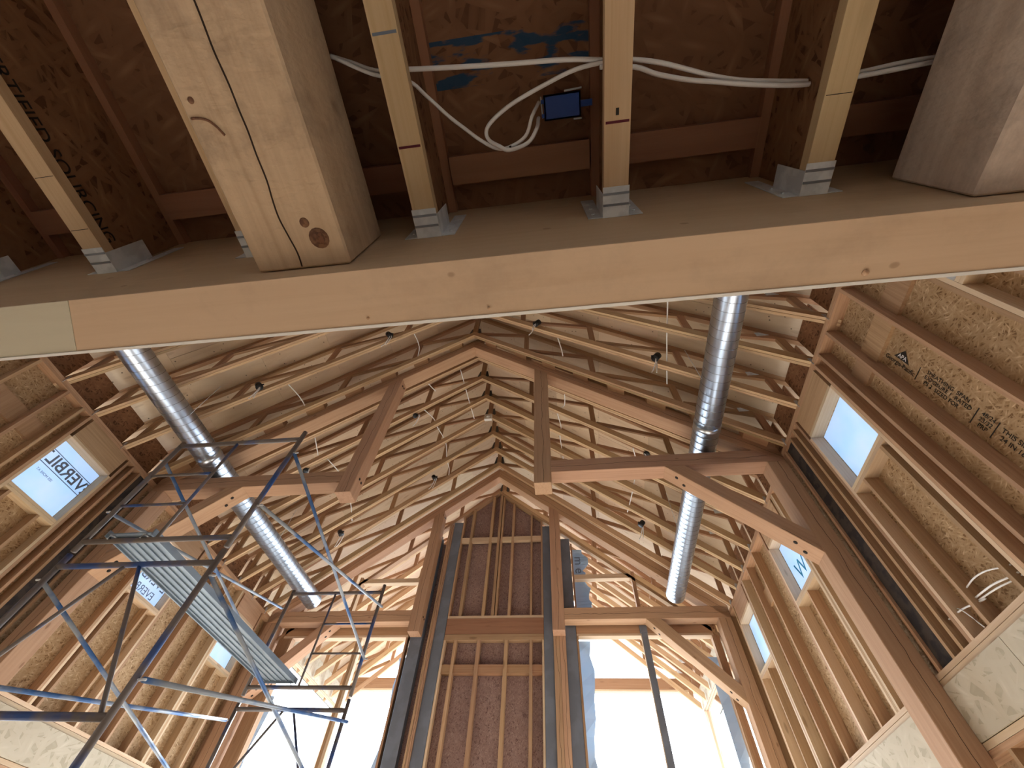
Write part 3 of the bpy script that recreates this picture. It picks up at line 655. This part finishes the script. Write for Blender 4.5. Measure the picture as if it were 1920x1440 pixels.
# big rough timbers running into the beam
for x0, x1, lab in ((-0.894, -0.593, 'huge rough sawn timber overhead left of the joists, knotty and cracked'), (1.119, 1.42, 'huge rough sawn grey timber overhead at the upper right')):
    o = box('rough_timber', x0, x1, -6.5, 0.345, 1.23, 1.54, 'rough' if x0 < 0 else 'rough_grey', None, 'y', bev=0.006); tag(o, lab, 'timber', 'rough timbers of the loft floor')
    if x0 < 0:
        for xx, yy, rr, m in ((-0.663, 0.262, 0.030, 'knot'), (-0.690, 0.215, 0.014, 'knot'), (-0.862, -0.10, 0.008, 'knot')):
            disc('knot', (xx, yy, 1.2298), (0, 0, 1), rr, 0.0016, m, o, 16)
        cable('bark_scar', [(-0.896, -0.061, 1.2295), (-0.882, -0.063, 1.2290), (-0.864, -0.062, 1.2288), (-0.842, -0.055, 1.2288), (-0.826, -0.040, 1.2288), (-0.813, -0.018, 1.2292)][1:], 0.0032, 'knot2', o)
        disc('knot_core', (-0.663, 0.262, 1.2290), (0, 0, 1), 0.018, 0.0012, 'knot2', o, 14)
# I-joists
def floor_joist(x, label, y0=-6.5):
    o = empty('floor_joist', (x, 0, 1.45)); tag(o, label, 'floor joist', 'wooden I-joists of the loft floor')
    box('bottom_flange', x - 0.038, x + 0.038, y0, 0.346, 1.45, 1.488, 'flange', o, 'y')
    box('top_flange', x - 0.038, x + 0.038, y0, 0.346, 1.817, 1.856, 'redboard', o, 'y')
    box('web', x - 0.006, x + 0.006, y0, 0.346, 1.488, 1.817, 'osb_dark', o, 'y', up=(1, 0, 0))
    hg = box('hanger', x - 0.041, x + 0.041, 0.255, 0.347, 1.4455, 1.4485, 'galv', o)
    for s in (1, -1):
        box('hanger_side', x + s * 0.0405 - 0.001, x + s * 0.0405 + 0.001, 0.275, 0.347, 1.446, 1.62, 'galv', hg)
        box('hanger_flange', min(x + s * 0.041, x + s * 0.088), max(x + s * 0.041, x + s * 0.088), 0.3445, 0.347, 1.45, 1.74, 'galv', hg)
        for zz in (1.50, 1.58, 1.66): disc('nail_head', (x + s * 0.066, 0.343, zz), (0, 1, 0), 0.006, 0.004, 'galv', hg, 8)
    for yy in (0.272, 0.305): box('hanger_rib', x - 0.0405, x + 0.0405, yy, yy + 0.007, 1.4435, 1.4458, 'seam', hg)
    return o
J = {}
for x, lab in ((-2.25, 'wooden I-joist overhead farthest out at the left'), (-1.633, 'wooden I-joist overhead at the far left with printed lettering on its web'), (-1.03, 'wooden I-joist overhead hidden behind the huge left timber'),
               (-0.394, 'wooden I-joist overhead right next to the huge left timber'), (0.233, 'wooden I-joist overhead beside the blue electrical box'),
               (0.838, 'wooden I-joist overhead next left of the grey right timber'), (1.52, 'wooden I-joist overhead hidden behind the grey right timber'), (2.10, 'wooden I-joist overhead farthest out at the right')):
    J[x] = floor_joist(x, lab)
text('printed_lettering', 'CERTIFIED SOURCING', 0.062, (-1.633 + 0.0068, 0.26, 1.525), (0, 1, 0), (0, 0, 1), 'ink', J[-1.633], align='RIGHT')
# marker lines on the joist undersides
for x, y, m in ((-0.394, 0.071, 'redink'), (0.233, 0.078, 'redink'), (-0.394, -0.2, 'greyink'), (0.838, 0.085, 'ink'), (-1.633, 0.02, 'ink'), (-1.633, 0.19, 'ink')):
    w_ = 0.007 if m != 'ink' else 0.0018
    box('pencil_mark' if m == 'ink' else 'marker_line', x - 0.034, x + 0.034, y, y + w_, 1.4492, 1.4499, m, J[x])
box('marker_line', 0.228, 0.237, 0.047, 0.065, 1.4492, 1.4499, 'ink', J[0.233])
# flat red blocking under the subfloor between joists
xsj = [-2.25, -1.633, -1.03, -0.394, 0.233, 0.838, 1.52, 2.10]
bl = ['far left bay', 'bay left of the huge timber', 'bay over the huge left timber', 'bay under the white cable loop', 'bay right of the blue box', 'bay left of the grey timber', 'far right bay']
for a, b_, nm in zip(xsj[:-1], xsj[1:], bl):
    o = box('blocking_board', a + 0.045, b_ - 0.045, 0.145, 0.243, 1.80, 1.8565, 'redboard', None, 'x'); tag(o, 'reddish blocking board between joists in the ' + nm, 'board', 'reddish blocking boards')

# blue electrical box and cables
eb = empty('electrical_box', (0.09, 0.03, 1.76)); tag(eb, 'blue plastic electrical box overhead beside a joist', 'electrical box')
boxes('box_shell', [(0.028, 0.155, -0.008, 0.068, 1.757, 1.762), (0.028, 0.033, -0.008, 0.068, 1.757, 1.85), (0.15, 0.155, -0.008, 0.068, 1.757, 1.85), (0.028, 0.155, -0.008, -0.003, 1.757, 1.85), (0.028, 0.155, 0.063, 0.068, 1.757, 1.85)], 'blue', eb)
for yy in (0.004, 0.046): box('cable_clamp', 0.018, 0.034, yy, yy + 0.012, 1.762, 1.79, 'blue', eb)
box('nail_tab', 0.155, 0.196, 0.02, 0.04, 1.765, 1.80, 'blue', eb); tubes('nail', [[(0.10, -0.013, 1.765), (0.16, -0.016, 1.765)]], 0.003, 'galv', eb); tubes('nail', [[(0.13, 0.073, 1.765), (0.16, 0.073, 1.765)]], 0.003, 'galv', eb); tubes('nail', [[(0.018, -0.006, 1.765), (0.021, 0.06, 1.765)]], 0.0025, 'galv', eb)
def lc(pts, lab, r=0.0072):
    o = cable('electrical_cable', pts, r, 'cable'); tag(o, lab, 'cable', 'white cables between the joists')
z = 1.62
lc([(-0.624, -0.186, z), (-0.563, -0.162, z), (-0.493, -0.134, z), (-0.391, -0.125, z), (-0.247, -0.113, z), (-0.081, -0.101, z), (0.099, -0.09, z), (0.212, -0.076, z), (0.305, -0.065, z), (0.389, -0.047, z), (0.47, -0.021, z), (0.553, 0.006, z), (0.65, 0.028, z), (0.81, 0.049, z), (0.857, 0.052, z), (0.98, 0.047, z), (1.092, 0.038, z), (1.185, 0.036, z)], 'long white cable threaded straight through the joists overhead')
lc([(-0.60, -0.175, z - .018), (-0.50, -0.125, z - .018), (-0.398, -0.096, z), (-0.348, -0.05, z), (-0.29, 0.01, z), (-0.244, 0.05, z), (-0.196, 0.09, z), (-0.145, 0.121, z), (-0.1, 0.123, z), (-0.042, 0.097, z), (-0.016, 0.045, z), (0.004, 0.018, 1.70), (0.010, 0.010, 1.765)], 'white cable sagging in a loop from the left joist to the blue box', 0.006)
lc([(0.233, -0.07, z - .018), (0.131, -0.062, z), (0.03, -0.034, z), (-0.076, 0.003, z), (-0.143, 0.039, z), (-0.17, 0.067, z), (-0.165, 0.095, z), (-0.13, 0.116, z - .016), (-0.1, 0.130, z - .017), (-0.035, 0.116, z - .01), (-0.002, 0.078, z), (0.004, 0.060, 1.70), (0.006, 0.056, 1.752)], 'white cable dropping in a curve from the middle joist to the blue box', 0.0066)
lc([(0.2, -0.058, z - .034), (0.306, -0.046, z - .02), (0.375, -0.020, z - .017), (0.473, 0.006, z - .017), (0.563, 0.022, z - .017), (0.65, 0.038, z - .017), (0.81, 0.058, z - .017), (0.98, 0.056, z - .017), (1.185, 0.045, z - .017)], 'second white cable running below the long one to the grey timber')
tubes('cable_tie', [[(-0.096, 0.118, z - 0.012), (-0.094, 0.137, z - 0.012)]], 0.0035, 'black', eb)

# ------------------------------------------------------------------ spiral ducts
def duct(x, zc, y0, y1, lab, coup):
    o = empty('spiral_duct', (x, y0, zc)); tag(o, lab, 'duct', 'round spiral ducts')
    r, seg = 0.185, 40
    v, f = [], []
    for yy, rr in ((y0, r), (y1, r), (y1, r - 0.004), (y0, r - 0.004)):
        for k in range(seg):
            t = 2 * math.pi * k / seg; v.append((x + rr * math.cos(t), yy, zc + rr * math.sin(t)))
    for a in range(3):
        for k in range(seg): f.append((a * seg + k, a * seg + (k + 1) % seg, (a + 1) * seg + (k + 1) % seg, (a + 1) * seg + k))
    mk('duct_body', v, f, 'duct', o, (0, 1, 0), (0, 0, 1), smooth=True)
    # raised helical lock seam
    v, f = [], []; pitch = 0.125; st = 28; n = int((y1 - y0 - 0.05) / pitch * st)
    for i in range(n + 1):
        t = 2 * math.pi * i / st; yy = y0 + 0.02 + pitch * i / st
        for dy, rr in ((-0.004, r - 0.0005), (-0.002, r + 0.0018), (0.002, r + 0.0018), (0.004, r - 0.0005)):
            v.append((x + rr * math.cos(t), yy + dy, zc + rr * math.sin(t)))
    for i in range(n):
        for k in range(3): f.append((i * 4 + k, i * 4 + k + 1, i * 4 + k + 5, i * 4 + k + 4))
    mk('lock_seam', v, f, 'seam', o, (0, 1, 0), (0, 0, 1))
    for yc in coup:
        v, f = [], []
        for yy, rr in ((yc, r - 0.001), (yc, r + 0.006), (yc + 0.12, r + 0.006), (yc + 0.12, r - 0.001)):
            for k in range(seg):
                t = 2 * math.pi * k / seg; v.append((x + rr * math.cos(t), yy, zc + rr * math.sin(t)))
        for a in range(3):
            for k in range(seg): f.append((a * seg + k, a * seg + (k + 1) % seg, (a + 1) * seg + (k + 1) % seg, (a + 1) * seg + k))
        mk('coupling', v, f, 'duct', o, (0, 1, 0), (0, 0, 1), smooth=True)
    for yy in (3.4, 6.6):
        tubes('hanger_strap', [[(x - r, yy, zc), (x - r, yy, zb(x - r) + 0.1)]], 0.004, 'galv', o, 6); tubes('hanger_strap', [[(x + r, yy, zc), (x + r, yy, zb(x + r) + 0.1)]], 0.004, 'galv', o, 6)
duct(2.164, 4.838, -1.0, 8.86, 'round steel spiral duct running under the right roof slope', (4.18,))
duct(-5.860, 4.840, -1.0, 8.86, 'round steel spiral duct running under the left roof slope above the scaffold', (4.22,))

# ------------------------------------------------------------------ scaffold and plank
SXR, SXL, SY0, SY1 = -2.985, -4.52, 2.93, 6.20
sc = empty('scaffold', ((SXR + SXL) / 2, (SY0 + SY1) / 2, FL)); tag(sc, 'tubular steel scaffold tower in chipped blue paint by the left wall', 'scaffold')
RT = 0.0255
def frame(y, zlo, ztop, upper, flip):
    xm = -3.77
    if upper:
        fr = tubes('frame', [[(SXR, y, zlo), (SXR, y, ztop + 0.10)], [(SXL, y, zlo), (SXL, y, ztop + 0.04)], [(SXL, y, ztop - 0.02), (SXR, y, ztop - 0.02)], [(SXL, y, zlo + 0.10), (SXR, y, zlo + 0.10)]], RT, 'scaf', sc, 10)
        tubes('inner_post', [[(xm, y, ztop - 0.02), (xm, y, zlo + 0.10)]], 0.016, 'scaf', fr)
        for zz in (zlo + 0.52, zlo + 0.93):
            tubes('rung', [[(SXL if not flip else SXR, y, zz), (xm, y, zz)]], 0.0145, 'scaf', fr)
    else:
        fr = tubes('frame', [[(SXR, y, zlo), (SXR, y, ztop + 0.10)], [(SXL, y, zlo), (SXL, y, ztop + 0.10)], [(SXL, y, ztop - 0.02), (SXR, y, ztop - 0.02)], [(SXL, y, ztop - 1.10), (SXR, y, ztop - 1.10)]], RT, 'scaf', sc, 10)
        tubes('diagonal', [[(xm + 0.07, y, ztop - 0.03), (SXR - 0.07, y, ztop - 1.09)]], 0.016, 'scaf', fr)
        tubes('diagonal', [[(xm - 0.07, y, ztop - 0.03), (SXL + 0.07, y, ztop - 1.09)]], 0.016, 'scaf', fr)
for y, fl_ in ((SY0, False), (SY1, True)):
    frame(y, 2.10, 3.53, True, fl_)
    frame(y, 0.62, 1.97, False, fl_)
    frame(y, FL + 0.05, 0.50, False, fl_)
    for xx in (SXR, SXL): disc('base_plate', (xx, y, FL + 0.015), (0, 0, 1), 0.08, 0.03, 'scaf', sc)
for xx, off in ((SXR, 0.035), (SXL, -0.035)):
    for za, zb_ in ((3.28, 2.55), (1.83, 1.08), (0.35, -0.4)):
        tubes('cross_brace', [[(xx + off, SY0, za), (xx + off, SY1, zb_)]], 0.0185, 'brace', sc, 8, ax=(0, 1, -0.2)); tubes('cross_brace', [[(xx + off * 1.8, SY0, zb_), (xx + off * 1.8, SY1, za)]], 0.0185, 'brace', sc, 8, ax=(0, 1, 0.2))
        for yy in (SY0, SY1):
            for zz in (za, zb_): tubes('lock_pin', [[(xx, yy, zz), (xx + off * 2.4, yy, zz)]], 0.009, 'galv', sc, 6)
pk = empty('scaffold_plank', (-4.06, 4.56, 2.22)); tag(pk, 'long ribbed aluminium plank lying across the scaffold', 'plank')
PX0, PX1, PZ = -4.315, -3.835, 2.262
box('deck', PX0, PX1, SY0 - 0.02, SY1 + 0.02, PZ, PZ + 0.012, 'plank', pk, 'y')
for i in range(5):
    xx = PX0 + 0.055 + i * (PX1 - PX0 - 0.15) / 4
    box('rib', xx - 0.006, xx + 0.006, SY0 + 0.05, SY1 - 0.05, PZ - 0.011, PZ, 'plank', pk, 'y')
for xx in (PX0, PX1): box('side_rail', xx - 0.008, xx + 0.008, SY0 - 0.02, SY1 + 0.02, PZ - 0.018, PZ + 0.045, 'plank', pk, 'y')
for yy in (SY0 + 0.035, SY1 - 0.055): box('end_bar', PX0, PX1, yy, yy + 0.02, PZ - 0.03, PZ, 'plank', pk)
for xx in (PX0 + 0.07, PX1 - 0.07):
    for yy, s in ((SY0, -1), (SY1, 1)): tubes('hook', [[(xx, yy - s * 0.05, PZ - 0.004), (xx, yy - s * 0.01, PZ - 0.005), (xx, yy + s * 0.03, PZ - 0.02), (xx, yy + s * 0.032, PZ - 0.06)]], 0.008, 'galv', pk, 6)

# ------------------------------------------------------------------ light boxes, device and cables in the roof
nm_y = {3.62: 'in the row nearest the beam', 5.72: 'in the middle row', 7.82: 'in the row nearest the chimney'}
nm_x = {-5.25: 'low on the left slope', -3.32: 'high on the left slope', -0.28: 'high on the right slope', 1.63: 'low on the right slope'}
for yy in nm_y:
    for xx in nm_x:
        zz = zb(xx) + 0.03
        if xx == -0.28 and yy > 5: continue
        o = empty('light_box', (xx, yy, zz)); tag(o, 'round black light box %s, %s' % (nm_x[xx], nm_y[yy]), 'light box', 'black round light boxes in the roof')
        n = Vector((0.8333 * (1 if xx > CX else -1), 0, 1)).normalized()
        c = Vector((xx, yy, zz))
        tubes('box_body', [[c - n * 0.055, c + n * 0.06]], 0.055, 'black', o, 14, ax=n); disc('rim', c - n * 0.055, n, 0.062, 0.012, 'black', o)
        box('bracket', xx - 0.075, xx + 0.075, yy - 0.006, yy + 0.006, zz + 0.02, zz + 0.05, 'black', o)
        for q in range(2):
            a = rnd.uniform(-0.08, 0.08); b2 = rnd.uniform(0.02, 0.12)
            cable('cable_tail', [c - n * 0.03, c - n * 0.075 + Vector((a * .4, b2 * .3, -0.02)), c + Vector((a, b2, -0.20)) - n * 0.05, c + Vector((a * 1.8, b2 * 1.2, -0.29)) - n * 0.05], 0.0085, 'cable', o)
dv = empty('ceiling_device', (CX, 6.82, 8.56)); tag(dv, 'small white square box with a round face hanging at the roof peak', 'junction box')
box('face_plate', CX - 0.115, CX + 0.085, 6.78, 6.865, 8.50, 8.70, 'white', dv, bev=0.006)
tubes('round_face', [[(CX - 0.015, 6.765, 8.60), (CX - 0.015, 6.78, 8.60)]], 0.055, 'galv', dv, 18, ax=(0, 1, 0)); tubes('centre_cap', [[(CX - 0.015, 6.757, 8.60), (CX - 0.015, 6.766, 8.60)]], 0.03, 'cable', dv, 12, ax=(0, 1, 0))
for pts, lab in (([(1.74, 2.67, 5.92), (1.76, 3.01, 5.91), (1.78, 3.37, 5.89), (1.84, 4.16, 5.84)], 'white cable slung across the chords near the right duct'),
                 ([(0.1, 3.89, 7.29), (0.16, 4.14, 7.24), (0.18, 4.29, 7.23)], 'short white cable on the right slope before the near timber truss'),
                 ([(0.17, 5.18, 7.23), (0.15, 5.55, 7.25), (-0.01, 5.78, 7.38), (0.05, 6.21, 7.33), (0.01, 6.48, 7.36), (0.03, 6.85, 7.35), (0.05, 7.22, 7.33)], 'white cable strung along the right slope beyond the near timber truss'),
                 ([(-2.97, 3.81, 7.93), (-2.94, 4.2, 7.96), (-3.06, 4.61, 7.86), (-2.96, 5.16, 7.94), (-2.86, 5.46, 8.02)], 'white cable on the left slope passing over the near timber truss'),
                 ([(-2.54, 5.15, 8.29), (-2.52, 5.43, 8.3), (-2.38, 6.03, 8.43), (-1.95, 6.8, 8.74)], 'white cable climbing the left slope to the white square box'),
                 ([(-3.17, 5.79, 7.76), (-3.04, 6.17, 7.87), (-3.02, 6.45, 7.89), (-2.94, 7.05, 7.96), (-3.01, 7.57, 7.9), (-3.02, 7.95, 7.89), (-3.11, 8.28, 7.82)], 'white cable strung along the left slope toward the chimney'),
                 ([(-5.0, 3.75, 6.22), (-4.9, 4.3, 6.28), (-4.95, 5.0, 6.24), (-5.05, 5.6, 6.16)], 'white cable low on the left slope between two light boxes'),
                 ([(-4.95, 5.8, 6.24), (-4.85, 6.6, 6.32), (-4.95, 7.3, 6.24), (-5.05, 7.75, 6.16)], 'white cable low on the left slope behind the scaffold top'),
                 ([(1.45, 5.8, 6.12), (1.38, 6.6, 6.18), (1.42, 7.2, 6.14), (1.5, 7.75, 6.08)], 'white cable low on the right slope behind the timber collar')):
    o = cable('roof_cable', pts, 0.0105, 'cable'); tag(o, lab, 'cable', 'white cables in the roof')
# wires through the studs of the right wall
for pts, lab, r in (([(3.2, 3.20, 1.93), (3.2, 3.235, 1.937), (3.17, 3.371, 1.988), (3.18, 3.538, 2.022), (3.21, 3.73, 2.031)], 'upper white cable looping between two studs low on the right wall', 0.006),
                    ([(3.2, 3.20, 1.87), (3.2, 3.267, 1.881), (3.17, 3.431, 1.908), (3.21, 3.73, 1.955)], 'thick white cable between two studs low on the right wall', 0.007),
                    ([(3.21, 3.20, 1.85), (3.21, 3.28, 1.862), (3.185, 3.44, 1.885), (3.215, 3.73, 1.935)], 'lower white cable between two studs low on the right wall', 0.006),
                    ([(3.17, 3.70, 1.905), (3.16, 3.785, 1.919), (3.2, 3.902, 1.966), (3.23, 4.05, 1.985)], 'thick white cable crossing a stud bay beside the right post', 0.010),
                    ([(3.22, 4.05, 2.01), (3.22, 3.957, 2.003), (3.15, 3.819, 1.907), (3.135, 3.74, 1.752)], 'thin white cable hanging down a stud beside the right post', 0.005)):
    o = cable('wall_cable', pts, r, 'cable'); tag(o, lab, 'cable', 'white cables in the right wall')

# ------------------------------------------------------------------ back of the building (behind the camera)
wb = boxes('wall_back', [(XL, XR, -7.0, -6.98, FL, 4.56)], 'osb', None, 'x', up=(0, 1, 0))
prism('gable_sheathing', [(XL, 4.56), (XR, 4.56), (CX, zd(CX))], -7.0, -6.98, 'osb', wb)
tag(wb, 'strand board back wall behind the camera', 'wall', kind='structure')
